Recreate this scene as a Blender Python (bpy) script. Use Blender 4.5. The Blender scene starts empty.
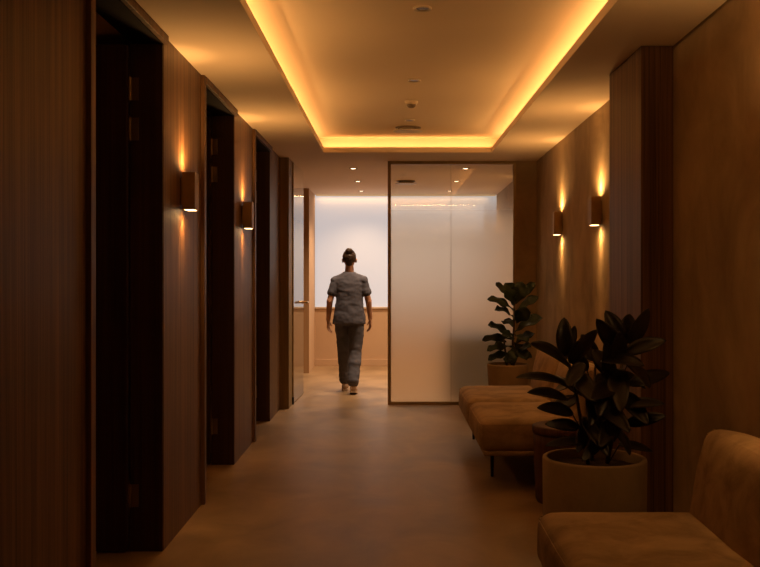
import bpy, bmesh, math, random
from mathutils import Vector, Matrix, noise

# ------------------------------------------------------------------ camera, world, exposure
C = bpy.context.scene.collection
sc = bpy.context.scene
cam_d = bpy.data.cameras.new('camera'); cam = bpy.data.objects.new('camera', cam_d); C.objects.link(cam)
cam.location = (0, 0, 1.35); cam.rotation_euler = (math.pi/2, 0, 0)
cam_d.sensor_width = 36; cam_d.lens = 45.0
cam_d.shift_x = -11/760; cam_d.shift_y = -9.5/760
cam_d.clip_start = 0.05
sc.camera = cam
w = bpy.data.worlds.new('world'); sc.world = w; w.use_nodes = True
w.node_tree.nodes['Background'].inputs[0].default_value = (0.45, 0.55, 0.75, 1)
w.node_tree.nodes['Background'].inputs[1].default_value = 0.3
vs = sc.view_settings
sc.display_settings.display_device = 'sRGB'
vs.view_transform = 'Standard'; vs.look = 'None'; vs.gamma = 1; vs.use_curve_mapping = False
vs.exposure = 0.0
cy = sc.cycles
cy.use_denoising = True
cy.max_bounces = 10; cy.diffuse_bounces = 5; cy.glossy_bounces = 4; cy.transmission_bounces = 8; cy.transparent_max_bounces = 12
cy.sample_clamp_indirect = 4.0
cy.caustics_reflective = False; cy.caustics_refractive = True; cy.blur_glossy = 0.5

WARM = (1.0, 0.51, 0.16)      # cove strips and sconces
SOFT = (1.0, 0.67, 0.41)      # far room
COVE_W = 1.9                  # W per metre of cove strip
SCONCE_UP, SCONCE_DOWN = 13.0, 14.0  # tight beams
WASH_UP, WASH_DOWN = 15.0, 8.5       # wide wash of the same lamps
DOWN_W = 100.0                  # far room downlights

H = 2.515                      # soffit height
XL = -1.11                     # face of the left wall
def XR(y): return 1.38 + 0.0125*y    # face of the right wall, slightly splayed
TX0, TX1, TY0, TY1 = -0.645, 0.965, 2.60, 9.10   # tray opening
TH = 0.165                     # tray ceiling above soffit
YG = 9.82                      # glass partition
YB = 13.96                     # far wall
YN = -0.7                      # near end of the corridor

# ------------------------------------------------------------------ node helpers
def mat(name):
    m = bpy.data.materials.new(name); m.use_nodes = True
    nt = m.node_tree
    for n in list(nt.nodes):
        if n.type != 'OUTPUT_MATERIAL': nt.nodes.remove(n)
    return m, nt, nt.nodes.get('Material Output') or nt.nodes.new('ShaderNodeOutputMaterial')
def N(nt, t, **kw):
    n = nt.nodes.new(t)
    for k, v in kw.items():
        if k in n.inputs: n.inputs[k].default_value = v
        else: setattr(n, k, v)
    return n
def L(nt, a, b): nt.links.new(a, b)
def c4(c): return (c[0], c[1], c[2], 1)
def bsdf(nt, out, col, rough=0.5, metal=0.0, spec=0.5):
    b = N(nt, 'ShaderNodeBsdfPrincipled')
    b.inputs['Base Color'].default_value = c4(col); b.inputs['Roughness'].default_value = rough
    b.inputs['Metallic'].default_value = metal; b.inputs['Specular IOR Level'].default_value = spec
    L(nt, b.outputs[0], out.inputs[0]); return b
def plain(name, col, rough=0.5, metal=0.0, spec=0.5, var=0.12, scale=8.0):
    m, nt, out = mat(name); b = bsdf(nt, out, col, rough, metal, spec)
    tc = N(nt, 'ShaderNodeTexCoord'); n = N(nt, 'ShaderNodeTexNoise', Scale=scale, Detail=4.0)
    L(nt, tc.outputs['Object'], n.inputs['Vector'])
    r = N(nt, 'ShaderNodeValToRGB'); r.color_ramp.elements[0].position = .3; r.color_ramp.elements[1].position = .7
    r.color_ramp.elements[0].color = c4([x*(1-var) for x in col]); r.color_ramp.elements[1].color = c4([x*(1+var) for x in col])
    L(nt, n.outputs['Fac'], r.inputs[0]); L(nt, r.outputs[0], b.inputs['Base Color'])
    return m
def blotch(name, c_lo, c_hi, scale, rough, stretch=(1, 1, 1), detail=6.0, bump=0.0, fine=0.0, coord='pos', spec=0.4, rvar=0.0):
    """two-colour clouded surface, with optional bump"""
    m, nt, out = mat(name); b = bsdf(nt, out, c_lo, rough, 0, spec)
    if coord == 'pos': src = N(nt, 'ShaderNodeNewGeometry').outputs['Position']
    else: src = N(nt, 'ShaderNodeTexCoord').outputs['Object']
    mp = N(nt, 'ShaderNodeMapping'); mp.inputs['Scale'].default_value = stretch
    L(nt, src, mp.inputs['Vector'])
    n = N(nt, 'ShaderNodeTexNoise', Scale=scale, Detail=detail, Roughness=0.6, Distortion=0.6); L(nt, mp.outputs[0], n.inputs['Vector'])
    r = N(nt, 'ShaderNodeValToRGB'); r.color_ramp.elements[0].position = .3; r.color_ramp.elements[1].position = .72
    r.color_ramp.elements[0].color = c4(c_lo); r.color_ramp.elements[1].color = c4(c_hi)
    L(nt, n.outputs['Fac'], r.inputs[0]); L(nt, r.outputs[0], b.inputs['Base Color'])
    if rvar:
        mr = N(nt, 'ShaderNodeMapRange'); mr.inputs['To Min'].default_value = rough - rvar; mr.inputs['To Max'].default_value = rough + rvar
        L(nt, n.outputs['Fac'], mr.inputs['Value']); L(nt, mr.outputs[0], b.inputs['Roughness'])
    if bump:
        n2 = N(nt, 'ShaderNodeTexNoise', Scale=scale*(fine or 6), Detail=5.0); L(nt, mp.outputs[0], n2.inputs['Vector'])
        ad = N(nt, 'ShaderNodeMath', operation='ADD'); L(nt, n.outputs['Fac'], ad.inputs[0]); L(nt, n2.outputs['Fac'], ad.inputs[1])
        bp = N(nt, 'ShaderNodeBump'); bp.inputs['Strength'].default_value = bump; bp.inputs['Distance'].default_value = 0.02
        L(nt, ad.outputs[0], bp.inputs['Height']); L(nt, bp.outputs[0], b.inputs['Normal'])
    return m
def wood(name, c0, c1, rough=0.46, axis='z', spec=0.28):
    m, nt, out = mat(name); b = bsdf(nt, out, c0, rough, 0, spec)
    g = N(nt, 'ShaderNodeNewGeometry')
    s = {'z': (26, 26, 0.5), 'o': (30, 30, 1.2)}[axis]
    mp = N(nt, 'ShaderNodeMapping'); mp.inputs['Scale'].default_value = s
    L(nt, g.outputs['Position'], mp.inputs['Vector'])
    n = N(nt, 'ShaderNodeTexNoise', Scale=1.0, Detail=5.0, Roughness=0.65, Distortion=0.35); L(nt, mp.outputs[0], n.inputs['Vector'])
    mp2 = N(nt, 'ShaderNodeMapping'); mp2.inputs['Scale'].default_value = [v*4.5 for v in s[:2]] + [s[2]*2]
    L(nt, g.outputs['Position'], mp2.inputs['Vector'])
    n2 = N(nt, 'ShaderNodeTexNoise', Scale=1.0, Detail=3.0); L(nt, mp2.outputs[0], n2.inputs['Vector'])
    mx = N(nt, 'ShaderNodeMath', operation='MULTIPLY_ADD'); mx.inputs[1].default_value = 0.4
    L(nt, n2.outputs['Fac'], mx.inputs[0])
    m6 = N(nt, 'ShaderNodeMath', operation='MULTIPLY'); m6.inputs[1].default_value = 0.6; L(nt, n.outputs['Fac'], m6.inputs[0])
    L(nt, m6.outputs[0], mx.inputs[2])
    r = N(nt, 'ShaderNodeValToRGB'); r.color_ramp.elements[0].position = .39; r.color_ramp.elements[1].position = .63
    r.color_ramp.elements[0].color = c4(c0); r.color_ramp.elements[1].color = c4(c1)
    L(nt, mx.outputs[0], r.inputs[0]); L(nt, r.outputs[0], b.inputs['Base Color'])
    bp = N(nt, 'ShaderNodeBump'); bp.inputs['Strength'].default_value = 0.12; bp.inputs['Distance'].default_value = 0.004
    L(nt, mx.outputs[0], bp.inputs['Height']); L(nt, bp.outputs[0], b.inputs['Normal'])
    return m
def emit(name, col, s):
    m, nt, out = mat(name); e = N(nt, 'ShaderNodeEmission'); e.inputs[0].default_value = c4(col); e.inputs[1].default_value = s
    L(nt, e.outputs[0], out.inputs[0]); return m
def frost_mats(name, z0, z1):
    """etched film on the corridor side of a pane: clear above z1, frosted below z0"""
    res = []
    for side in ('film', 'back'):
        m, nt, out = mat(name + '_' + side)
        g = N(nt, 'ShaderNodeNewGeometry'); sx = N(nt, 'ShaderNodeSeparateXYZ'); L(nt, g.outputs['Position'], sx.inputs[0])
        mr = N(nt, 'ShaderNodeMapRange', interpolation_type='SMOOTHSTEP')
        mr.inputs['From Min'].default_value = z1; mr.inputs['From Max'].default_value = z0
        L(nt, sx.outputs['Z'], mr.inputs['Value'])
        tr = N(nt, 'ShaderNodeBsdfTransparent'); tr.inputs[0].default_value = (.93, .94, .93, 1)
        if side == 'back':
            rf = N(nt, 'ShaderNodeBsdfRefraction', IOR=1.45, Roughness=0.0); rf.inputs[0].default_value = (.95, .95, .94, 1)
            mx = N(nt, 'ShaderNodeMixShader'); L(nt, mr.outputs[0], mx.inputs[0]); L(nt, tr.outputs[0], mx.inputs[1]); L(nt, rf.outputs[0], mx.inputs[2])
            L(nt, mx.outputs[0], out.inputs[0])
        else:
            rf = N(nt, 'ShaderNodeBsdfRefraction', IOR=1.45, Roughness=0.62); rf.inputs[0].default_value = (1.0, .90, .76, 1)
            tl = N(nt, 'ShaderNodeBsdfTranslucent'); tl.inputs[0].default_value = (.97, .85, .68, 1)
            df = N(nt, 'ShaderNodeBsdfDiffuse'); df.inputs[0].default_value = (.76, .66, .52, 1)
            a = N(nt, 'ShaderNodeMixShader'); a.inputs[0].default_value = 0.30; L(nt, rf.outputs[0], a.inputs[1]); L(nt, tl.outputs[0], a.inputs[2])
            b2 = N(nt, 'ShaderNodeMixShader'); b2.inputs[0].default_value = 0.06; L(nt, a.outputs[0], b2.inputs[1]); L(nt, df.outputs[0], b2.inputs[2])
            mx = N(nt, 'ShaderNodeMixShader'); L(nt, mr.outputs[0], mx.inputs[0]); L(nt, tr.outputs[0], mx.inputs[1]); L(nt, b2.outputs[0], mx.inputs[2])
            gl = N(nt, 'ShaderNodeBsdfGlossy', Roughness=0.03); gl.inputs[0].default_value = (1, 1, 1, 1)
            fr = N(nt, 'ShaderNodeFresnel', IOR=2.0)
            fm = N(nt, 'ShaderNodeMixShader'); L(nt, fr.outputs[0], fm.inputs[0]); L(nt, mx.outputs[0], fm.inputs[1]); L(nt, gl.outputs[0], fm.inputs[2])
            L(nt, fm.outputs[0], out.inputs[0])
        res.append(m)
    return res

M = {}
M['walnut'] = wood('walnut_panel', (0.075, 0.036, 0.015), (0.225, 0.115, 0.052))
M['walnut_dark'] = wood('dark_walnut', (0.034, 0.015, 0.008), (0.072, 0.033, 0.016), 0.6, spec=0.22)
M['oak'] = wood('tan_wood', (0.30, 0.17, 0.08), (0.40, 0.24, 0.12), 0.45)
M['head_shade'] = wood('painted_shade_lining', (0.008, 0.004, 0.003), (0.016, 0.008, 0.005), 0.8, spec=0.1)  # walnut blackened: shade under the door heads put into the colour
M['gilt'] = wood('golden_brown_wood', (0.17, 0.11, 0.045), (0.26, 0.17, 0.072), 0.5)
M['stump'] = wood('stump_wood', (0.062, 0.025, 0.010), (0.125, 0.052, 0.021), 0.6, 'o', spec=0.2)
M['plaster'] = blotch('clay_plaster', (0.24, 0.168, 0.092), (0.45, 0.325, 0.19), 2.2, 0.8, (1.2, 1.2, 0.95), 7, 0.10, 5)
M['farwall'] = blotch('tan_paint', (0.50, 0.34, 0.21), (0.54, 0.37, 0.23), 1.2, 0.85)
M['ceil'] = blotch('warm_ceiling_paint', (0.76, 0.615, 0.45), (0.80, 0.65, 0.475), 0.8, 0.9)
M['floor'] = blotch('brown_cement_floor', (0.19, 0.120, 0.061), (0.39, 0.258, 0.137), 2.2, 0.40, (1, .8, 1), 9, 0.03, 8, spec=0.36, rvar=0.10)
M['suede'] = blotch('tan_suede', (0.22, 0.142, 0.074), (0.45, 0.305, 0.17), 5.5, 0.85, (1, 1, 1.4), 6, 0.06, 7, coord='obj', spec=0.2)
M['suede_pale'] = M['suede']
M['pot'] = blotch('sand_pot', (0.28, 0.20, 0.11), (0.36, 0.26, 0.148), 7, 0.8, detail=5, bump=0.05, coord='obj', spec=0.25)
M['pot2'] = blotch('terracotta_pot', (0.24, 0.16, 0.08), (0.31, 0.205, 0.105), 7, 0.8, detail=5, bump=0.05, coord='obj', spec=0.25)
M['soil'] = blotch('dark_soil', (0.03, 0.014, 0.008), (0.07, 0.034, 0.018), 40, 0.95, bump=0.6, coord='obj')
M['black'] = plain('black_metal', (0.012, 0.011, 0.010), 0.45, 0.6)
M['bronze'] = plain('bronze_metal', (0.36, 0.25, 0.115), 0.5, 0.25)
M['brass'] = plain('brass_metal', (0.60, 0.40, 0.17), 0.3, 0.95)
M['steel'] = plain('aged_hinge_metal', (0.24, 0.165, 0.09), 0.45, 0.5)
M['sconce'] = plain('brown_bronze_shell', (0.36, 0.22, 0.085), 0.5, 0.2)
M['trimring'] = plain('cream_ceiling_fitting', (0.55, 0.44, 0.32), 0.5)
M['darklens'] = plain('dark_lens', (0.03, 0.02, 0.015), 0.25)
M['shade'] = plain('brown_fitting_recess', (0.17, 0.12, 0.08), 0.5)
M['glow'] = emit('sconce_lens_glow', (1.0, 0.62, 0.27), 7.0)
M['strip'] = emit('cove_led_glow', (1.0, 0.58, 0.22), 5.0)
M['strip_dim'] = emit('far_cove_glow', (1.0, 0.58, 0.26), 0.55)
M['spotglow'] = emit('downlight_glow', (1.0, 0.78, 0.52), 9.0)
M['blind'] = None
M['film'], M['clear'] = frost_mats('frosted_glass', 1.66, 2.22)
M['leaf_rubber'] = blotch('burgundy_rubber_leaf', (0.008, 0.008, 0.005), (0.022, 0.012, 0.008), 9, 0.36, coord='obj', spec=0.4)
M['leaf_fiddle'] = blotch('deep_green_leaf', (0.012, 0.018, 0.007), (0.030, 0.040, 0.014), 12, 0.5, coord='obj', spec=0.3)
M['stem'] = plain('brown_stem', (0.075, 0.042, 0.022), 0.7)
M['skin'] = plain('skin', (0.50, 0.26, 0.155), 0.55, var=.06)
M['hair'] = blotch('dark_brown_hair', (0.020, 0.010, 0.006), (0.05, 0.025, 0.013), 40, 0.45, (1, 1, .3), coord='obj')
M['scrub'] = blotch('slate_scrub_fabric', (0.086, 0.084, 0.106), (0.112, 0.110, 0.136), 14, 0.85, coord='obj', bump=0.05, spec=.2)
M['scrub_leg'] = blotch('slate_trouser_fabric', (0.090, 0.090, 0.112), (0.122, 0.120, 0.146), 14, 0.85, coord='obj', bump=0.05, spec=.2)
M['shoe'] = plain('beige_shoe', (0.42, 0.28, 0.18), 0.6)
M['sole'] = plain('pale_sole', (0.55, 0.42, 0.30), 0.7)
M['cabinet'] = plain('olive_brown_cabinet', (0.11, 0.082, 0.036), 0.6)
# daylit frosted pane of the far window
m, nt, out = mat('daylit_frosted_pane')
e = N(nt, 'ShaderNodeEmission'); e.inputs[0].default_value = (0.93, 0.90, 0.93, 1); e.inputs[1].default_value = 0.50
d = N(nt, 'ShaderNodeBsdfDiffuse'); d.inputs[0].default_value = (0.30, 0.29, 0.27, 1)
a = N(nt, 'ShaderNodeAddShader'); L(nt, e.outputs[0], a.inputs[0]); L(nt, d.outputs[0], a.inputs[1]); L(nt, a.outputs[0], out.inputs[0])
M['pane'] = m

# ------------------------------------------------------------------ mesh helpers
def obj(name, bm, m, parent=None, smooth=False, loc=None):
    me = bpy.data.meshes.new(name)
    if not isinstance(m, (list, tuple)): m = [m]
    bmesh.ops.recalc_face_normals(bm, faces=bm.faces)
    bm.to_mesh(me); bm.free()
    for x in m: me.materials.append(x)
    if smooth:
        for p in me.polygons: p.use_smooth = True
    o = bpy.data.objects.new(name, me); C.objects.link(o)
    if parent: o.parent = parent
    if loc: o.location = loc
    return o
def thing(name, label, cat, loc=(0, 0, 0), rz=0, group=None):
    o = bpy.data.objects.new(name, None); C.objects.link(o); o.empty_display_size = .1
    o.location = loc; o.rotation_euler = (0, 0, rz); o['label'] = label; o['category'] = cat
    if group: o['group'] = group
    return o
def tag(o, label=None, cat=None, group=None):
    if label: o['label'] = label
    if cat: o['category'] = cat
    if group: o['group'] = group
    return o
def struct(o, label=None, cat=None):
    o['kind'] = 'structure'
    if label: o['label'] = label
    if cat: o['category'] = cat
    return o
def box(bm, x0, x1, y0, y1, z0, z1, bev=0.0, seg=2):
    r = bmesh.ops.create_cube(bm, size=1.0)
    vs_ = r['verts']
    for v in vs_:
        v.co = Vector((x0 + (v.co.x+.5)*(x1-x0), y0 + (v.co.y+.5)*(y1-y0), z0 + (v.co.z+.5)*(z1-z0)))
    if bev:
        es = list({e for v in vs_ for e in v.link_edges})
        bmesh.ops.bevel(bm, geom=es, offset=bev, segments=seg, profile=.5, affect='EDGES')
    return vs_
def bx(*a, **k):
    bm = bmesh.new(); box(bm, *a, **k); return bm
def ring_loft(bm, rings, cap=True, closed=True):
    """rings: lists of Vectors with equal length"""
    vr = [[bm.verts.new(p) for p in r] for r in rings]
    n = len(rings[0])
    for a, b in zip(vr, vr[1:]):
        for i in range(n if closed else n-1):
            j = (i+1) % n
            bm.faces.new((a[i], a[j], b[j], b[i]))
    if cap:
        bm.faces.new(vr[0][::-1]); bm.faces.new(vr[-1])
    return vr
def lathe(bm, prof, n=48, cx=0, cy=0, cap=False):
    rings = [[Vector((cx + r*math.cos(2*math.pi*i/n), cy + r*math.sin(2*math.pi*i/n), z)) for i in range(n)] for r, z in prof]
    return ring_loft(bm, rings, cap)
def tube(bm, pts, rads, n=10):
    """tapered tube along pts"""
    pts = [Vector(p) for p in pts]
    rings = []
    up = None
    for i, p in enumerate(pts):
        t = (pts[min(i+1, len(pts)-1)] - pts[max(i-1, 0)]).normalized()
        if up is None:
            up = Vector((1, 0, 0)) if abs(t.x) < .8 else Vector((0, 1, 0))
        u = (up - t*up.dot(t)).normalized(); v = t.cross(u); up = u
        r = rads[i] if isinstance(rads, (list, tuple)) else rads
        rings.append([p + (u*math.cos(2*math.pi*k/n) + v*math.sin(2*math.pi*k/n))*r for k in range(n)])
    ring_loft(bm, rings)
def rbox(sx, sy, sz, r, n=14, crown=(0, 0, 0), wob=0.0, seed=0):
    """soft rounded block centred on the origin, its faces swelling by crown"""
    bm = bmesh.new()
    bmesh.ops.create_cube(bm, size=2.0)
    bmesh.ops.subdivide_edges(bm, edges=bm.edges[:], cuts=n, use_grid_fill=True)
    h = Vector((sx/2, sy/2, sz/2))
    for v in bm.verts:
        q = v.co.copy()
        p = Vector([math.copysign(1 - (1-abs(c))**1.6, c) * hh for c, hh in zip(q, h)])
        inner = Vector([max(-(hh-r), min(hh-r, c)) for c, hh in zip(p, h)])
        dlt = p - inner
        if dlt.length > 1e-6: p = inner + dlt.normalized()*r
        f = [1 - abs(p[i]/h[i])**2.5 for i in range(3)]
        p.x += math.copysign(crown[0], p.x)*f[1]*f[2]*abs(q.x)**3
        p.y += math.copysign(crown[1], p.y)*f[0]*f[2]*abs(q.y)**3
        p.z += math.copysign(crown[2], p.z)*f[0]*f[1]*abs(q.z)**3
        if wob:
            nn = noise.noise(p*5 + Vector((seed, 0, 0)))
            p += dlt.normalized()*nn*wob if dlt.length > 1e-6 else Vector((0, 0, 0))
        v.co = p
    return bm
def shift(bm, loc, rot=None):
    if rot is not None: bmesh.ops.transform(bm, matrix=rot.to_4x4(), verts=bm.verts)
    bmesh.ops.translate(bm, vec=Vector(loc), verts=bm.verts)
    return bm
def copy_tree(o, parent=None):
    c = o.copy(); C.objects.link(c)
    if parent: c.parent = parent
    for ch in list(o.children): copy_tree(ch, c)
    return c
def area(name, loc, size, energy, col, rot=(0, 0, 0), parent=None, spread=None):
    ld = bpy.data.lights.new(name, 'AREA'); ld.shape = 'RECTANGLE'; ld.size, ld.size_y = size; ld.energy = energy; ld.color = col
    if spread: ld.spread = spread
    o = bpy.data.objects.new(name, ld); C.objects.link(o); o.location = loc; o.rotation_euler = rot
    if parent: o.parent = parent
    return o
def spot(name, loc, energy, col, angle, blend, radius, rot, parent=None):
    ld = bpy.data.lights.new(name, 'SPOT'); ld.energy = energy; ld.color = col; ld.spot_size = math.radians(angle); ld.spot_blend = blend
    ld.shadow_soft_size = radius
    o = bpy.data.objects.new(name, ld); C.objects.link(o); o.location = loc; o.rotation_euler = rot
    if parent: o.parent = parent
    return o
PI = math.pi

# ------------------------------------------------------------------ structure
struct(obj('floor', bx(-3.2, 3.2, YN-.2, YB+.2, -.12, 0), M['floor']), 'brown polished cement floor along the corridor')

# ceiling: soffit ring around the tray, cove ledge and tray top
bm = bmesh.new()
LD = 0.22                                # depth of the cove ledge
HT = H + TH + 0.25
box(bm, -3.2, TX0, YN-.2, YB+.2, H, H+.05)
box(bm, TX1, 3.2, YN-.2, YB+.2, H, H+.05)
box(bm, TX0, TX1, YN-.2, TY0, H, H+.05)
box(bm, TX0, TX1, TY1, YB+.2, H, H+.05)
ceil_ = struct(obj('ceiling', bm, M['ceil']), 'low warm ceiling soffit around the glowing tray')
bm = bmesh.new()
box(bm, TX0-LD-.08, TX0-LD, TY0-LD-.08, TY1+LD+.08, H+.05, H+TH)
box(bm, TX1+LD, TX1+LD+.08, TY0-LD-.08, TY1+LD+.08, H+.05, H+TH)
box(bm, TX0-LD, TX1+LD, TY0-LD-.08, TY0-LD, H+.05, H+TH)
box(bm, TX0-LD, TX1+LD, TY1+LD, TY1+LD+.08, H+.05, H+TH)
box(bm, TX0-LD-.08, TX1+LD+.08, TY0-LD-.08, TY1+LD+.08, H+TH, H+TH+.05)
obj('tray_top', bm, M['ceil'], ceil_)
# LED strips lying on the ledge, each with its light
def strip(x0, x1, y0, y1, tx=0, ty=0):
    obj('light_strip', bx(x0, x1, y0, y1, H+.05, H+.056), M['strip'], ceil_)
    lx, ly = x1-x0, y1-y0
    area('cove_light', ((x0+x1)/2, (y0+y1)/2, H+.06), (lx, ly), COVE_W*max(lx, ly)*(.55 if ty else 1), WARM, (PI + ty, tx, 0), ceil_)
s_ = 0.13
TI = math.radians(50)                    # strips lean in towards the tray
strip(TX0-s_-.012, TX0-s_, TY0-.05, TY1+.05, tx=TI)
strip(TX1+s_, TX1+s_+.012, TY0-.05, TY1+.05, tx=-TI)
strip(TX0-.05, TX1+.05, TY0-s_-.012, TY0-s_, ty=TI)
strip(TX0-.05, TX1+.05, TY1+s_, TY1+s_+.012, ty=-TI)

# left wall: walnut panels between three deep doorways
DOORS = [(3.51, 4.64), (5.61, 6.74), (7.68, 8.72)]
WT = 0.15
segs = [(YN, 3.51), (4.64, 5.61), (6.74, 7.68), (8.72, 9.5)]
for i, (a, b) in enumerate(segs):
    o = struct(obj('wall_left', bx(XL-WT, XL, a, b, 0, H), M['walnut']))
    o['label'] = ['walnut wall panel nearest the camera on the left', 'walnut wall panel with the nearest sconce on the left',
                  'walnut wall panel with the farther left sconce', 'narrow walnut wall panel beside the frosted glass door'][i]
OH = 2.47                                # opening height
DL = ['nearest dark doorway on the left, its door swung open inward', 'middle dark doorway on the left between the two sconces',
      'farthest dark doorway on the left, past the second sconce']
for i, (a, b) in enumerate(DOORS):
    d = bpy.data.objects.new('door_%d' % (i+1), None); C.objects.link(d); struct(d, DL[i])
    bm = bmesh.new()
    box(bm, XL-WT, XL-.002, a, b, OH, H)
    obj('head_lining', bm, M['head_shade'], d)
    obj('head_trim', bx(XL-.002, XL+.022, a, b+.012, OH+.004, H, bev=.002), M['walnut'], d)
    obj('door_casing', bx(XL-.02, XL+.020, a-.055, a+.002, 0, H-.0, bev=.003), M['walnut'], d)
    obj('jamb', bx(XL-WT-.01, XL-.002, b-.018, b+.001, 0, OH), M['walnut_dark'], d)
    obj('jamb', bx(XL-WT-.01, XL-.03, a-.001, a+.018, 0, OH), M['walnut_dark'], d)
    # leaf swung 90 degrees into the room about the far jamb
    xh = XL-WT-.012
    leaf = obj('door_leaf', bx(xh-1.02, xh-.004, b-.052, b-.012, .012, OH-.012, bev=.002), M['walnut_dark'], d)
    for z in (2.25, 2.055, .272):
        bm = bmesh.new()
        box(bm, xh+.004, xh+.045, b-.0215, b-.018, z-.055, z+.055)
        tube(bm, [(xh+.002, b-.027, z-.057), (xh+.002, b-.027, z+.057)], .008, 12)
        obj('hinge', bm, M['steel'], d)
    bm = bmesh.new()
    tube(bm, [(xh-.95, b-.052, 1.02), (xh-.95, b-.10, 1.02), (xh-.84, b-.105, 1.02)], .009, 10)
    obj('door_handle', bm, M['brass'], leaf)
# the rooms behind the doorways
bm = bmesh.new(); box(bm, -3.2, -3.1, YN-.2, YB+.2, 0, H)
struct(obj('wall_rooms', bm, M['farwall']))
for y in (2.2, 5.15, 7.22, 9.2):
    struct(obj('wall_room_divider', bx(-3.1, XL-WT, y-.05, y+.05, 0, H), M['farwall']))
# near end wall, right wall
struct(obj('wall_near', bx(-3.2, 3.2, YN-.12, YN, 0, H), M['plaster']))
bm = bmesh.new()
ring_loft(bm, [[Vector((XR(YN), YN, z)), Vector((XR(YB+.1), YB+.1, z)), Vector((XR(YB+.1)+.15, YB+.1, z)), Vector((XR(YN)+.15, YN, z))] for z in (0, H)])
struct(obj('wall_right', bm, M['plaster']), 'clay plaster wall along the right side')
# walnut-clad pier on the right wall
o = struct(obj('wall_pier', bx(1.276, XR(5.2)+.02, 4.85, 5.55, 0, H, bev=.002), M['walnut']), 'walnut clad pier standing out from the right wall')
# wall returns at the glass partition
struct(obj('wall_return_left', bx(XL-WT, -1.022, 9.5, YG+.1, 0, H), M['gilt']), 'tan wall end beside the frosted glass door')
struct(obj('wall_return_right', bx(1.29, XR(YG)+.01, YG-.02, YG+.12, 0, H), M['plaster']), 'narrow plaster wall strip right of the frosted glass')

# far room
struct(obj('wall_back', bx(-3.2, XR(YB)+.15, YB, YB+.15, 0, .85), M['farwall']), 'tan wall below the bright far window')
struct(obj('wall_back_header', bx(-3.2, XR(YB)+.15, YB+.06, YB+.15, .85, H), M['farwall']))
struct(obj('wall_far_left', bx(-1.42, -1.12, 12.95, YB, 0, H), M['farwall']), 'tan wall end left of the bright far window')
struct(obj('trim_1', bx(-1.43, -1.115, 12.925, 12.955, 0, H, bev=.003), M['oak']), 'upright tan trim on the far wall end')
struct(obj('baseboard_back', bx(-1.12, XR(YB), YB-.018, YB, 0, .10, bev=.004), M['farwall']))
win = bpy.data.objects.new('window_1', None); C.objects.link(win); struct(win, 'wide frosted window glowing with cool daylight at the corridor end')
obj('window_pane', bx(-1.12, XR(YB), YB+.03, YB+.05, .85, H), M['pane'], win)
obj('window_sill', bx(-1.12, XR(YB), YB-.02, YB+.03, .84, .865, bev=.003), M['trimring'], win)
# slim cove strip above the far window
obj('light_strip', bx(-1.1, XR(YB)-.02, YB-.030, YB-.012, H-.020, H-.001), M['strip_dim'], ceil_)
area('far_cove_light', (.17, YB-.035, H-.022), (2.5, .012), 6, (1, .56, .24), (0, 0, 0), ceil_)

# glass partition
gp = bpy.data.objects.new('wall_glass', None); C.objects.link(gp); struct(gp, 'frosted two pane glass partition across the right of the corridor end')
def pane(name, x0, x1, y0, y1, z0, z1, parent, film):
    bm = bmesh.new(); box(bm, x0, x1, y0, y1, z0, z1)
    bm.normal_update()
    for f in bm.faces:
        f.material_index = 0 if f.normal.dot(film) > .9 else 1
    return obj(name, bm, [M['film'], M['clear']], parent)
pane('glass_pane', 0.0, .6195, YG+.012, YG+.022, .03, H-.03, gp, Vector((0, -1, 0)))
pane('glass_pane', .6225, 1.262, YG+.012, YG+.022, .03, H-.03, gp, Vector((0, -1, 0)))
obj('frame_post', bx(-.034, 0.0, YG-.012, YG+.045, 0, H, bev=.002), M['bronze'], gp)
obj('frame_post', bx(1.262, 1.29, YG-.012, YG+.045, 0, H, bev=.002), M['bronze'], gp)
obj('frame_rail', bx(0, 1.262, YG-.012, YG+.045, 0, .03, bev=.002), M['bronze'], gp)
obj('frame_rail', bx(0, 1.262, YG-.012, YG+.045, H-.032, H, bev=.002), M['bronze'], gp)
obj('glass_joint', bx(.6195, .6225, YG+.010, YG+.023, .03, H-.032), M['bronze'], gp)
# open frosted glass door, hinged at the left
gd = bpy.data.objects.new('door_4', None); C.objects.link(gd); struct(gd, 'frosted glass door standing open at the corridor end')
obj('door_frame', bx(-1.05, -1.036, YG-.012, YG+.10, 0, H, bev=.002), M['oak'], gd)
gl = pane('glass_leaf', -1.004, -.992, YG+.03, YG+.875, .012, H-.012, gd, Vector((1, 0, 0)))
for v in gl.data.vertices: v.co.x += -.022 + (v.co.y-YG)*.034     # standing not quite square to the wall
bm = bmesh.new(); box(bm, -1.030, -1.008, YG+.012, YG+.03, .012, H-.012)
obj('door_stile', bm, M['bronze'], gd)
bm = bmesh.new(); box(bm, -1.034, -1.006, YG+.0, YG+.05, .0, .075, bev=.003); obj('pivot', bm, M['black'], gd)
bm = bmesh.new()
lathe(bm, [(.0, 0), (.024, 0), (.024, .008), (.0, .008)], 24); shift(bm, (-.992, YG+.80, 1.035), Matrix.Rotation(PI/2, 3, 'Y'))
tube(bm, [(-.992, YG+.80, 1.035), (-.935, YG+.80, 1.035), (-.93, YG+.78, 1.035), (-.93, YG+.67, 1.035)], .013, 12)
tube(bm, [(-1.004, YG+.80, 1.035), (-1.05, YG+.80, 1.035), (-1.055, YG+.78, 1.035), (-1.055, YG+.68, 1.035)], .013, 12)
obj('handle', bm, M['brass'], gd)

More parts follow.
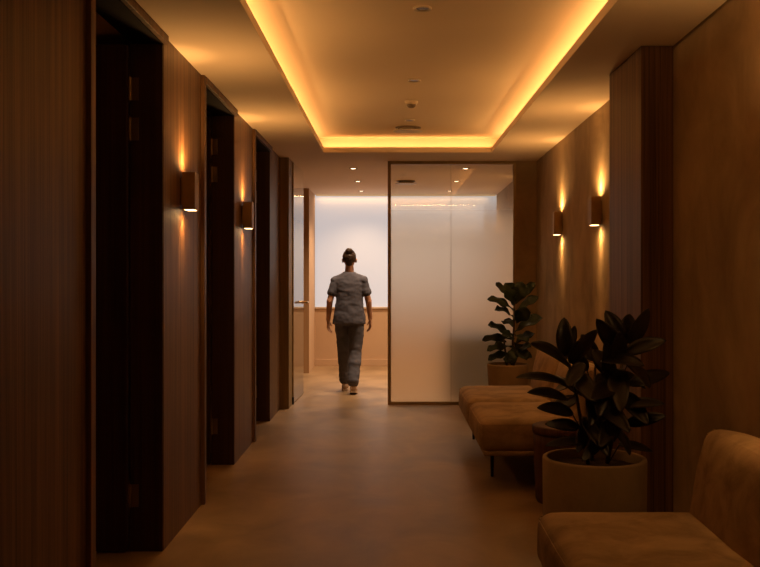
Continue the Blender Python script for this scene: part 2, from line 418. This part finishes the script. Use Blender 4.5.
# ------------------------------------------------------------------ lamps
def make_sconce():
    """mounted at the origin on a wall whose room side is +x"""
    t = thing('wall_sconce', '', 'sconce')
    obj('back_plate', bx(0, .012, -.035, .035, -.07, .07, bev=.002), M['sconce'], t)
    bm = bmesh.new()
    w2, d0, d1, hh, th = .052, .012, .078, .098, .004
    def loop(wx, a, b, z):
        return [Vector((x, y, z)) for x, y in ((a, -wx), (b, -wx), (b, wx), (a, wx))]
    ring_loft(bm, [loop(w2-th, d0+th, d1-th, hh-.03), loop(w2-th, d0+th, d1-th, hh), loop(w2, d0, d1, hh), loop(w2, d0, d1, -hh),
                   loop(w2-th, d0+th, d1-th, -hh), loop(w2-th, d0+th, d1-th, -hh+.012)], cap=True)
    obj('housing', bm, M['sconce'], t)
    for s, z in ((1, hh-.026), (-1, -hh-.0005)):
        bm = bmesh.new(); box(bm, d0+.010, d1-.010, -w2+.010, w2-.010, z-.002, z+.002)
        obj('lens', bm, M['glow'], t)
    spot('up_light', (.032, 0, hh+.004), SCONCE_UP, WARM, 58, 1.0, .012, (PI, -.2, 0), t)
    spot('up_wash', (.07, 0, hh+.004), WASH_UP, WARM, 178, 0.8, .03, (PI, 0, 0), t)
    spot('down_wash', (.055, 0, -hh-.004), WASH_DOWN, WARM, 178, 0.8, .03, (0, 0, 0), t)
    spot('down_light', (.032, 0, -hh-.004), SCONCE_DOWN, WARM, 58, 1.0, .012, (0, .2, 0), t)
    return t
sc0 = make_sconce()
SC = [(XL, 5.05, 0, 'brown up-and-down wall sconce on the near left walnut panel'),
      (XL, 7.10, 0, 'brown up-and-down wall sconce on the left panel between the middle and farthest doorways'),
      (XR(3.3), 3.28, PI, 'wall sconce glowing on the plaster at the right edge, nearest the camera'),
      (XR(6.62), 6.62, PI, 'brown up-and-down wall sconce on the right plaster just past the walnut pier'),
      (XR(8.24), 8.24, PI, 'brown up-and-down wall sconce on the right plaster nearest the glass partition')]
for i, (x, y, rz, lab) in enumerate(SC):
    o = sc0 if i == 0 else copy_tree(sc0)
    o.location = (x, y, 1.788); o.rotation_euler = (0, 0, rz)
    tag(o, lab, 'sconce', 'wall sconces along the corridor')

def make_down(name, r, lit):
    t = thing(name, '', 'downlight')
    bm = bmesh.new()
    lathe(bm, [(r, 0), (r, -.006), (r*.93, -.009), (r*.70, -.004), (r*.62, .0), (r*.62, -.0005)], 36)
    obj('trim_ring', bm, M['trimring'], t, smooth=True)
    bm = bmesh.new(); lathe(bm, [(r*.66, -.0035), (r*.64, -.0045), (.001, -.0045)], 36)
    obj('lens', bm, M['spotglow'] if lit else M['darklens'], t)
    if lit: spot('lamp', (0, 0, -.02), DOWN_W, SOFT, 130, .8, .03, (0, 0, 0), t)
    return t
ZT = H+TH
du = make_down('recessed_downlight', .046, False)
for i, (y, lab) in enumerate([(4.75, 'unlit recessed downlight in the tray ceiling, nearest the camera'),
                              (6.51, 'unlit recessed downlight in the tray ceiling, just before the smoke detector'),
                              (8.19, 'unlit recessed downlight in the tray ceiling, between smoke detector and round vent')]):
    o = du if i == 0 else copy_tree(du); o.location = (.158, y, ZT); tag(o, lab, 'downlight', 'unlit downlights in the tray')
dl = make_down('recessed_downlight', .047, True)
k = 0
for x, side in ((-.415, 'above the walking person'), (.82, 'behind the glass partition')):
    for y, pos in ((10.46, 'nearest'), (11.9, 'middle'), (13.3, 'farthest')):
        o = dl if k == 0 else copy_tree(dl); o.location = (x, y, H)
        tag(o, 'lit recessed downlight in the far room ceiling, %s of three %s' % (pos, side), 'downlight', 'lit downlights in the far room'); k += 1
# smoke detector
t = thing('smoke_detector', 'small round smoke detector hanging from the tray ceiling', 'smoke detector', (.157, 7.30, ZT))
bm = bmesh.new(); lathe(bm, [(.050, 0), (.050, -.014), (.047, -.020), (.040, -.026), (.036, -.028)], 36); obj('base', bm, M['trimring'], t, True)
bm = bmesh.new(); lathe(bm, [(.036, -.024), (.036, -.034), (.030, -.045), (.018, -.053), (.001, -.055)], 32); obj('sensor_dome', bm, M['shade'], t, True)
# round vents
def make_vent(r):
    t = thing('ceiling_vent', '', 'vent')
    bm = bmesh.new(); lathe(bm, [(r*.55, 0), (r*.60, -.012), (r*.80, -.026), (r, -.030), (r*1.0, -.036), (r*.8, -.036), (r*.5, -.040), (.001, -.041)], 48)
    obj('disc', bm, M['trimring'], t, True)
    bm = bmesh.new(); lathe(bm, [(r*.86, 0), (r*.86, -.008), (r*.55, -.012), (r*.54, 0)], 48)
    obj('collar', bm, M['shade'], t, True)
    return t
v0 = make_vent(.135); v0.location = (.155, 8.62, ZT); tag(v0, 'round ceiling vent at the far end of the glowing tray', 'vent', 'round ceiling vents')
v1 = copy_tree(v0); v1.location = (.187, 11.9, H); tag(v1, 'round ceiling vent in the far room, seen through the glass top', 'vent', 'round ceiling vents')

# ------------------------------------------------------------------ low cabinet behind the glass
t = thing('low_cabinet', 'low dark cabinet behind the frosted glass, a blurred shape', 'cabinet', (1.04, 10.56, 0))
obj('body', bx(-.44, .44, -.22, .22, .06, .69, bev=.004), M['cabinet'], t)
obj('plinth', bx(-.42, .42, -.20, .20, 0, .06), M['black'], t)
obj('top', bx(-.46, .445, -.235, .23, .69, .715, bev=.004), M['walnut_dark'], t)
for s in (-.44, .0):
    dr = obj('door', bx(s+.006, s+.434, -.236, -.22, .07, .68, bev=.002), M['cabinet'], t)
    obj('knob', bx(s+.19, s+.22, -.248, -.236, .55, .565, bev=.002), M['brass'], dr)

# ------------------------------------------------------------------ lounge seats
def make_sofa():
    """armless two-seat sofa: origin on the floor below the middle of its front; +x towards the wall, y along it"""
    t = thing('sofa', '', 'sofa')
    LEN, CL = 1.96, .935
    sd = .70
    for c in (-.502, .502):
        bm = shift(rbox(sd, CL, .205, .062, 18, (.006, .010, .012), .005, 1), (sd/2, c, .3255))
        cu = obj('seat_cushion', bm, M['suede'], t, True)
        # piping along the top edge and down the front corners
        yy = CL/2
        bm = bmesh.new()
        tube(bm, [(.45, c-yy+.004, .405), (.06, c-yy+.002, .404), (.018, c-yy+.014, .402), (.004, c-yy+.055, .402), (-.001, c, .404), (.004, c+yy-.055, .402), (.018, c+yy-.014, .402), (.06, c+yy-.002, .404), (.45, c+yy-.004, .405)], .0028, 6)
        for sg in (-1, 1):
            tube(bm, [(.015, c+sg*(yy-.012), .395), (.010, c+sg*(yy-.010), .31), (.015, c+sg*(yy-.012), .25)], .0025, 6)
        obj('piping', bm, M['suede'], cu)
        A = Matrix.Rotation(math.radians(11), 3, 'Y'); P0 = (.720, c, .522)
        bm = shift(rbox(.21, CL, .45, .062, 18, (.034, .006, .008), .006, 5), P0, A)
        bk = obj('backrest', bm, M['suede'], t, True)
        bm = bmesh.new()
        pts = [(-.096, -.43, .19), (-.062, -.462, .211), (-.062, 0, .2265), (-.062, .462, .211), (-.096, .43, .19)]
        tube(bm, [A @ Vector(p) + Vector(P0) for p in pts], .0028, 6)
        obj('piping', bm, M['suede'], bk)
    obj('base_frame', bx(.022, .84, -LEN/2+.012, LEN/2-.012, .208, .238, bev=.010), M['suede'], t)
    for x in (.115, .74):
        for y in (-.58, .84) if x < .5 else (-.84, .84):
            bm = bmesh.new(); lathe(bm, [(.010, 0), (.013, .211)], 16, x, y, True)
            obj('leg', bm, M['black'], t, True)
    return t
s0 = make_sofa()
SOFAS = [(.565, 2.755, 'tan suede armless sofa in the near right corner, cut off by the frame'),
         (.560, 6.92, 'tan suede armless sofa between the round side table and the glass partition')]
for i, (x, y, lab) in enumerate(SOFAS):
    o = s0 if i == 0 else copy_tree(s0); o.location = (x, y, 0); tag(o, lab, 'sofa', 'tan suede sofas along the right wall')

# side table
t = thing('side_table', 'round dark wooden drum side table behind the large pot', 'side table', (1.038, 5.65, 0))
bm = bmesh.new(); lathe(bm, [(.168, 0), (.176, .02), (.184, .2), (.188, .34), (.190, .404)], 48, cap=True); obj('drum', bm, M['stump'], t, True)
bm = bmesh.new(); lathe(bm, [(.17, .404), (.193, .406), (.197, .425), (.195, .447), (.187, .453), (.150, .4515), (.001, .450)], 56); obj('tabletop', bm, M['stump'], t, True)

# ------------------------------------------------------------------ plants
def leaf(bm, base, tip, width, up=(0, 0, 1), droop=0.0, fold=0.25, shape='rubber', n=15, twist=0.0):
    base, tip = Vector(base), Vector(tip)
    ax = tip - base; ln = ax.length; ax.normalize()
    up = Vector(up); nrm = (up - ax*up.dot(ax))
    if nrm.length < .05: nrm = Vector((0, -1, 0)) - ax*Vector((0, -1, 0)).dot(ax)
    nrm.normalize(); side = ax.cross(nrm).normalized()
    if twist:
        q = Matrix.Rotation(twist, 3, ax); nrm = q @ nrm; side = q @ side
    rows = []
    for i in range(n+1):
        s = i/n
        if shape == 'rubber':
            wd = width*.5*max(0, math.sin(PI*min(1, s**.85)))**.62
        else:
            wd = width*.5*(math.sin(PI*s**1.45)**.55 if 0 < s < 1 else 0) * (.72 + .45*s - .12*math.sin(PI*s*2)**2)
        wd = max(wd, .0015)
        ctr = base + ax*(ln*s) + nrm*(droop*ln*(math.sin(PI*s*.9)))
        row = []
        for k in (-1, -.55, 0, .55, 1):
            wav = 0
            if shape == 'fiddle': wav = .012*math.sin(s*13 + k*2.0)*abs(k)
            row.append(ctr + side*(k*wd) + nrm*(abs(k)**1.3*wd*fold + wav))
        rows.append(row)
    th = nrm*(-.0016)
    top = [[bm.verts.new(p) for p in r] for r in rows]; bot = [[bm.verts.new(p+th) for p in r] for r in rows]
    for a, b in zip(top, top[1:]):
        for j in range(4): bm.faces.new((a[j], a[j+1], b[j+1], b[j]))
    for a, b in zip(bot, bot[1:]):
        for j in range(4): bm.faces.new((a[j+1], a[j], b[j], b[j+1]))
    for j in (0, 4):
        for i in range(n): bm.faces.new((top[i][j], top[i+1][j], bot[i+1][j], bot[i][j]))
    for i in (0, n):
        for j in range(4): bm.faces.new((top[i][j], top[i][j+1], bot[i][j+1], bot[i][j]))
def pot(name, prof, m, t):
    bm = bmesh.new(); lathe(bm, prof, 64); obj(name, bm, m, t, True)

rnd = random.Random(4)
# rubber plant (positions relative to its pot)
PX, PY = .946, 4.42
t = thing('rubber_plant', 'burgundy leaved rubber plant in the large sand coloured pot, front right', 'potted plant', (PX, PY, 0))
pot('pot', [(.001, .0), (.225, .0), (.233, .012), (.237, .25), (.239, .489), (.237, .497), (.232, .500), (.222, .500), (.217, .497), (.214, .44)], M['pot'], t)
bm = bmesh.new(); lathe(bm, [(.2165, .452), (.19, .458), (.12, .455), (.05, .468), (.001, .466)], 40)
for v in bm.verts: v.co.z += noise.noise(v.co*30)*.008
obj('soil', bm, M['soil'], t, True)
K = 4.42/950
def rp(px, py, dy=0): return Vector(((px-391)*K - PX, dy, 1.35-(py-274)*K))
stems = [([(-.03, -.02, .45), (-.06, -.03, .62), (-.09, -.02, .80), (-.12, 0, .96)], .010),
         ([(.06, .02, .45), (.10, .02, .65), (.125, .02, .85), (.14, .03, 1.00)], .011),
         ([(.0, .06, .45), (.02, .10, .62), (.02, .10, .80), (.03, .11, .93)], .009)]
bm = bmesh.new()
for p, r in stems: tube(bm, p, [r, r*.9, r*.75, r*.5], 10)
obj('stem', bm, M['stem'], t, True)
bm = bmesh.new()
RL = [  # base px, tip px, base dy, tip dy, width
 ((622, 352), (594, 318), .0, -.05, .085), ((626, 346), (608, 311), .04, .06, .085), ((630, 345), (647, 308), .0, -.03, .070),
 ((628, 345), (636, 315), .06, .12, .09), ((624, 353), (663, 340), -.02, -.06, .075), ((628, 385), (673, 374), .0, .05, .078),
 ((566, 357), (566, 318), .02, .05, .080), ((568, 362), (593, 328), -.03, -.10, .070), ((567, 352), (579, 327), .03, .10, .05),
 ((569, 367), (525, 343), -.04, -.12, .13), ((566, 384), (514, 377), -.02, -.06, .070), ((566, 398), (522, 389), -.05, -.16, .072),
 ((572, 412), (532, 404), -.04, -.14, .072), ((578, 426), (541, 421), -.03, -.10, .060), ((584, 440), (540, 441), -.05, -.14, .055),
 ((625, 424), (663, 414), .0, -.05, .065), ((617, 443), (648, 449), -.02, -.08, .06), ((600, 363), (584, 346), .10, .14, .06),
 ((604, 358), (589, 337), .11, .18, .06), ((582, 362), (562, 384), -.04, -.13, .075), ((600, 360), (633, 363), -.02, -.20, .10),
 ((600, 372), (590, 412), -.04, -.17, .10), ((618, 368), (612, 408), -.02, -.18, .10), ((590, 385), (582, 422), -.02, -.16, .085),
 ((620, 392), (640, 420), .0, -.14, .085), ((612, 400), (606, 436), -.03, -.16, .08), ((592, 410), (600, 440), -.02, -.14, .075),
 ((622, 375), (652, 392), .02, .12, .08), ((606, 390), (640, 402), .08, .20, .08), ((590, 380), (560, 398), .08, .20, .08),
 ((580, 400), (556, 416), .03, .16, .075), ((600, 420), (640, 438), .05, .16, .07), ((586, 425), (572, 448), .0, -.12, .06),
 ((612, 425), (622, 450), -.02, -.14, .06), ((583, 395), (548, 380), .06, .18, .075), ((590, 372), (570, 345), .05, .10, .075), ((610, 385), (580, 395), -.03, -.22, .09),
 ((620, 405), (655, 400), -.03, -.16, .075), ((595, 398), (618, 425), -.05, -.22, .085), ((600, 435), (575, 455), -.04, -.16, .06),
 ((612, 415), (590, 440), -.05, -.20, .08), ((625, 362), (640, 385), -.03, -.16, .085), ((575, 372), (588, 400), -.04, -.18, .085),
 ((580, 415), (600, 450), -.05, -.18, .07), ((618, 378), (598, 352), .05, .12, .085), ((605, 405), (575, 385), .08, .2, .08),
 ((606, 372), (600, 340), .02, -.08, .09), ((614, 362), (616, 330), .0, -.06, .085)]
for b_, t_, d0, d1, wd in RL:
    B, T = rp(*b_, d0), rp(*t_, d1)
    rise = (T-B).normalized().z
    up = Vector((0, -.75, .75)) if rise < .5 else Vector((rnd.uniform(-.3, .3), -1, .15))
    leaf(bm, B, T, wd, up, droop=rnd.uniform(.03, .10), fold=rnd.uniform(.15, .4), twist=rnd.uniform(-.4, .4))
    # petiole back to the nearest stem
    best = min((Vector(q) for p, r in stems for q in p), key=lambda q: (q-(B-Vector((0, 0, .04)))).length)
    tube(bm, [best, (best+B)*.5 + Vector((0, 0, -.008)), B+(T-B)*.05], [.004, .0032, .0028], 6)
obj('foliage', bm, M['leaf_rubber'], t, True)

# fiddle leaf plant behind the far seat
FX, FY = 1.085, 8.82
t = thing('fiddle_leaf_plant', 'green fiddle leaf plant in a tan pot beside the glass partition', 'potted plant', (FX, FY, 0))
pot('pot', [(.001, 0), (.150, 0), (.158, .01), (.176, .25), (.192, .505), (.190, .515), (.182, .517), (.172, .512), (.168, .47)], M['pot2'], t)
bm = bmesh.new(); lathe(bm, [(.170, .478), (.10, .485), (.001, .492)], 32)
for v in bm.verts: v.co.z += noise.noise(v.co*30)*.006
obj('soil', bm, M['soil'], t, True)
K2 = 8.82/950
def fp(cx_, cy_, dy=0):
    px, py = 450 + cx_*.2469, 260 + cy_*.2469
    return Vector(((px-391)*K2 - FX, dy, 1.35-(py-274)*K2))
fst = [[fp(258, 430, 0), fp(255, 330, .01), fp(262, 240, 0), fp(262, 150, .01)], [fp(232, 430, .03), fp(228, 380, .05), fp(222, 330, .06), fp(218, 290, .06)]]
bm = bmesh.new()
for s in fst: tube(bm, s, [.011, .010, .008, .005], 8)
obj('stem', bm, M['stem'], t, True)
bm = bmesh.new()
FL = [((258, 185), (222, 92), 0, -.05, .17), ((266, 180), (292, 88), .02, -.02, .16), ((255, 160), (190, 94), .04, .10, .07),
 ((275, 165), (347, 90), .03, .10, .09), ((262, 205), (147, 158), -.02, -.08, .10), ((270, 210), (362, 150), .02, .06, .10),
 ((264, 240), (175, 200), -.03, -.12, .15), ((266, 255), (302, 185), -.03, -.14, .15), ((262, 290), (372, 236), -.02, -.08, .15),
 ((258, 305), (150, 258), -.02, -.10, .13), ((256, 320), (130, 326), .02, .0, .09), ((258, 320), (200, 296), -.05, -.18, .12),
 ((254, 350), (145, 364), -.02, -.10, .10), ((252, 375), (150, 402), -.02, -.08, .09), ((260, 340), (345, 300), .0, .02, .12),
 ((258, 365), (320, 350), -.04, -.14, .13), ((258, 385), (215, 410), -.05, -.14, .10), ((258, 385), (330, 395), .0, -.05, .11),
 ((260, 300), (300, 330), -.04, -.16, .13), ((230, 330), (190, 350), .05, .14, .10), ((262, 270), (230, 250), .06, .2, .13),
 ((262, 230), (330, 215), .06, .2, .13), ((258, 330), (300, 400), -.03, -.15, .12), ((256, 345), (240, 420), -.05, -.13, .11)]
for b_, t_, d0, d1, wd in FL:
    B, T = fp(*b_, d0), fp(*t_, d1)
    rise = (T-B).normalized().z
    up = Vector((rnd.uniform(-.2, .2), -.6, .8)) if rise < .6 else Vector((rnd.uniform(-.2, .2), -1, .2))
    leaf(bm, B, T, wd, up, droop=rnd.uniform(.04, .12), fold=rnd.uniform(.1, .3), shape='fiddle', n=12, twist=rnd.uniform(-.3, .3))
obj('foliage', bm, M['leaf_fiddle'], t, True)

# ------------------------------------------------------------------ walking person
def capsule(bm, a, b, ra, rb, n=20, flat=(1, 1)):
    """tapered capsule along a-b; flat scales world x / y of the radius"""
    a, b = Vector(a), Vector(b); ax = (b-a)
    ln = ax.length; ax = ax/ln if ln > 1e-6 else Vector((0, 0, 1))
    u = Vector((1, 0, 0)); u = u - ax*u.dot(ax)
    if u.length < .2: u = Vector((0, 1, 0)) - ax*ax.y
    u.normalize(); v = ax.cross(u)
    prof = []
    for i in range(6): an = -PI/2 + i*PI/12; prof.append((a + ax*(ra*math.sin(an)), max(ra*math.cos(an), .0006)))
    for i in range(1, 7): an = i*PI/12; prof.append((b + ax*(rb*math.sin(an)), max(rb*math.cos(an), .0006)))
    rings = [[c + (u*math.cos(2*PI*k/n)*flat[0] + v*math.sin(2*PI*k/n)*flat[1])*r for k in range(n)] for c, r in prof]
    ring_loft(bm, rings)
def chain(bm, pts, rads, n=20, flat=(1, 1)):
    for p, q, r, s in zip(pts, pts[1:], rads, rads[1:]): capsule(bm, p, q, r, s, n, flat)
def loft_ell(bm, secs, n=28, p=2.4):
    """stacked superellipse sections: (cx, cy, z, rx, ry)"""
    rings = []
    for cx_, cy_, z, rx, ry in secs:
        rr = []
        for k in range(n):
            a = 2*PI*k/n; ca, sa = math.cos(a), math.sin(a)
            rr.append(Vector((cx_ + rx*math.copysign(abs(ca)**(2/p), ca), cy_ + ry*math.copysign(abs(sa)**(2/p), sa), z)))
        rings.append(rr)
    ring_loft(bm, rings)
def fuse(name, bm, voxel, m, parent, smooth_it=6, wrinkle=0.0, wscale=9, seed=0):
    """one continuous skin over the joined shapes"""
    bmesh.ops.recalc_face_normals(bm, faces=bm.faces)
    me = bpy.data.meshes.new('tmp'); bm.to_mesh(me); bm.free()
    o = bpy.data.objects.new('tmp', me); C.objects.link(o)
    r = o.modifiers.new('r', 'REMESH'); r.mode = 'VOXEL'; r.voxel_size = voxel; r.use_smooth_shade = True
    s = o.modifiers.new('s', 'SMOOTH'); s.factor = .5; s.iterations = smooth_it
    dg = bpy.context.evaluated_depsgraph_get()
    me2 = bpy.data.meshes.new_from_object(o.evaluated_get(dg)); me2.name = name
    bpy.data.objects.remove(o); bpy.data.meshes.remove(me)
    if wrinkle:
        nr = [v.normal.copy() for v in me2.vertices]
        for v, q in zip(me2.vertices, nr):
            c = Vector((v.co.x*wscale, v.co.y*wscale, v.co.z*wscale*1.6 + seed))
            v.co += q*(noise.noise(c)*wrinkle + noise.noise(c*2.3)*wrinkle*.5)
    me2.materials.clear(); me2.materials.append(m)
    for pl in me2.polygons: pl.use_smooth = True
    ob = bpy.data.objects.new(name, me2); C.objects.link(ob); ob.parent = parent
    return ob
PP = thing('person', 'person in slate grey scrubs walking away towards the bright window', 'person', (-.475, 10.85, 0))
# joints (x right, y forward, z up)
hipL, hipR = (-.085, .02, .86), (.085, 0, .86)
kneeL, kneeR = (-.070, .14, .475), (.068, -.03, .47)
ankL, ankR = (-.058, .17, .095), (.052, -.205, .105)
shL, shR = (-.155, 0, 1.288), (.155, 0, 1.288)
elL, elR = (-.222, -.035, 1.04), (.218, .0, 1.04)
wrL, wrR = (-.242, .02, .83), (.236, .065, .84)
bm = bmesh.new()
loft_ell(bm, [(0, 0, .80, .13, .085), (0, 0, .88, .165, .105), (0, 0, .98, .150, .095), (0, 0, 1.07, .132, .088), (0, .005, 1.18, .140, .094), (0, .005, 1.24, .145, .088), (0, 0, 1.29, .110, .06), (0, 0, 1.335, .055, .05)])
chain(bm, [(0, -.005, 1.34), (0, .008, 1.43), (0, .015, 1.47)], [.058, .049, .048])
# head: skull, jaw, face
for p, r, sx in (((0, .0, 1.535), .079, .92), ((0, .03, 1.50), .066, .92), ((0, .055, 1.455), .042, 1.0)):
    b0 = len(bm.verts)
    bmesh.ops.create_uvsphere(bm, u_segments=24, v_segments=16, radius=r, matrix=Matrix.Translation(p) @ Matrix.Diagonal((sx, 1.08, 1.12, 1)))
capsule(bm, (0, .098, 1.52), (0, .113, 1.488), .009, .013)                     # nose
for s in (-1, 1):
    capsule(bm, (s*.077, .0, 1.515), (s*.075, .004, 1.485), .013, .009, 12)    # ear
    capsule(bm, (s*.018, .093, 1.538), (s*.04, .088, 1.541), .010, .009, 12)   # brow
capsule(bm, (-.018, .096, 1.462), (.018, .096, 1.462), .009, .009, 12)         # mouth
chain(bm, [shL, elL, wrL], [.036, .038, .026]); chain(bm, [shR, elR, wrR], [.036, .038, .026])
capsule(bm, (-.06, 0, 1.295), shL, .038, .036); capsule(bm, (.06, 0, 1.295), shR, .038, .036)
chain(bm, [hipL, kneeL, ankL], [.082, .055, .036]); chain(bm, [hipR, kneeR, ankR], [.082, .055, .036])
capsule(bm, ankL, (-.060, .27, .045), .034, .03); capsule(bm, ankR, (.054, -.10, .045), .034, .03)
# hands: palm, four unequal bent fingers and a thumb
for s, wr in ((-1, wrL), (1, wrR)):
    W = Vector(wr); F = Vector((s*.02, .18, -1)).normalized()        # down along the hand
    A = Vector((-s*.25, 1, .18)).normalized()                        # towards the thumb side
    I = Vector((-s, -.25, 0)).normalized()                           # palm side, the way fingers curl
    for o_ in (-.020, 0, .020): capsule(bm, W + F*.015 + A*o_*.6, W + F*.085 + A*o_*1.25, .015, .0125, 12)
    for j, (o_, ln) in enumerate(((.030, .068), (.010, .076), (-.010, .070), (-.029, .054))):
        p0 = W + F*.088 + A*o_; p1 = p0 + F*ln*.45 + I*ln*.12; p2 = p1 + F*ln*.32 + I*ln*.22; p3 = p2 + F*ln*.16 + I*ln*.22
        chain(bm, [p0, p1, p2, p3], [.0088, .0082, .0075, .0065], 10)
    q0 = W + F*.03 + A*.022; q1 = q0 + F*.030 + A*.028 + I*.010; q2 = q1 + F*.030 + A*.008 + I*.012
    chain(bm, [q0, q1, q2], [.012, .0095, .008], 10)
fuse('body', bm, .0055, M['skin'], PP, 3)
# hair gathered into a bun
bm = bmesh.new()
bmesh.ops.create_uvsphere(bm, u_segments=24, v_segments=16, radius=.085, matrix=Matrix.Translation((0, -.012, 1.545)) @ Matrix.Diagonal((.92, 1.08, 1.0, 1)))
bmesh.ops.create_uvsphere(bm, u_segments=20, v_segments=14, radius=.040, matrix=Matrix.Translation((0, -.075, 1.612)) @ Matrix.Diagonal((1.1, .9, .85, 1)))
capsule(bm, (0, -.046, 1.515), (0, -.034, 1.480), .056, .040)
fuse('hair', bm, .006, M['hair'], PP, 3, .004, 40)
# scrub top
bm = bmesh.new()
loft_ell(bm, [(0, -.008, .780, .190, .132), (0, -.008, .86, .184, .130), (0, -.004, .97, .165, .116), (0, 0, 1.06, .154, .110), (0, .004, 1.16, .158, .112), (0, .004, 1.24, .162, .106), (0, 0, 1.295, .150, .088), (0, 0, 1.345, .100, .072), (0, 0, 1.375, .066, .062)], p=2.3)
capsule(bm, (-.05, 0, 1.310), (-.155, 0, 1.274), .058, .060); capsule(bm, (.05, 0, 1.310), (.155, 0, 1.274), .058, .060)
for sh, el in ((shL, elL), (shR, elR)):
    a_ = Vector(sh); e_ = Vector(el); d_ = (e_-a_)
    chain(bm, [a_ + Vector((0, 0, -.012)), a_ + d_*.3, a_ + d_*.58], [.054, .056, .060])
fuse('scrub_top', bm, .008, M['scrub'], PP, 4, .007, 9, 3)
# trousers
bm = bmesh.new()
loft_ell(bm, [(0, -.005, .77, .165, .118), (0, -.005, .85, .172, .125), (0, 0, .92, .160, .112)], p=2.4)
for hp, kn, an in ((hipL, kneeL, ankL), (hipR, kneeR, ankR)):
    k_, a_ = Vector(kn), Vector(an)
    chain(bm, [hp, Vector(hp)*.5 + k_*.5, k_, k_*.45 + a_*.55, a_ + Vector((0, .0, .045))], [.098, .090, .078, .072, .070])
fuse('trousers', bm, .008, M['scrub_leg'], PP, 4, .009, 8, 7)
# shoes: left flat and forward, right with the heel lifting
for s, an, toe, lift in ((-1, ankL, .0, 0.0), (1, ankR, .0, math.radians(-8))):
    bm = bmesh.new()
    ring = []
    for y, rx, z0, z1 in ((-.070, .024, .022, .060), (-.062, .032, .016, .085), (-.03, .036, .014, .098), (.02, .036, .014, .092), (.08, .042, .014, .068), (.13, .042, .014, .055), (.165, .030, .016, .045), (.178, .014, .02, .035)):
        ring.append([Vector((rx*math.cos(2*PI*k/16), y, (z0+z1)/2 + (z1-z0)/2*math.sin(2*PI*k/16))) for k in range(16)])
    ring_loft(bm, ring)
    shift(bm, (an[0], an[1]+.01, 0), Matrix.Rotation(lift, 3, 'X'))
    if lift: shift(bm, (0, 0, .018))
    sh = obj('shoe', bm, M['shoe'], PP, True)
    bm = bmesh.new()
    out_ = [(-.074, .018), (-.066, .032), (-.03, .038), (.02, .038), (.08, .044), (.13, .044), (.165, .033), (.182, .014)]
    loop_ = [(x, y) for y, x in out_] + [(-x, y) for y, x in reversed(out_)]
    ring_loft(bm, [[Vector((x, y, 0.0)) for x, y in loop_], [Vector((x, y, .022)) for x, y in loop_]])
    shift(bm, (an[0], an[1]+.01, 0), Matrix.Rotation(lift, 3, 'X'))
    if lift: shift(bm, (0, 0, .018))
    obj('sole', bm, M['sole'], sh)
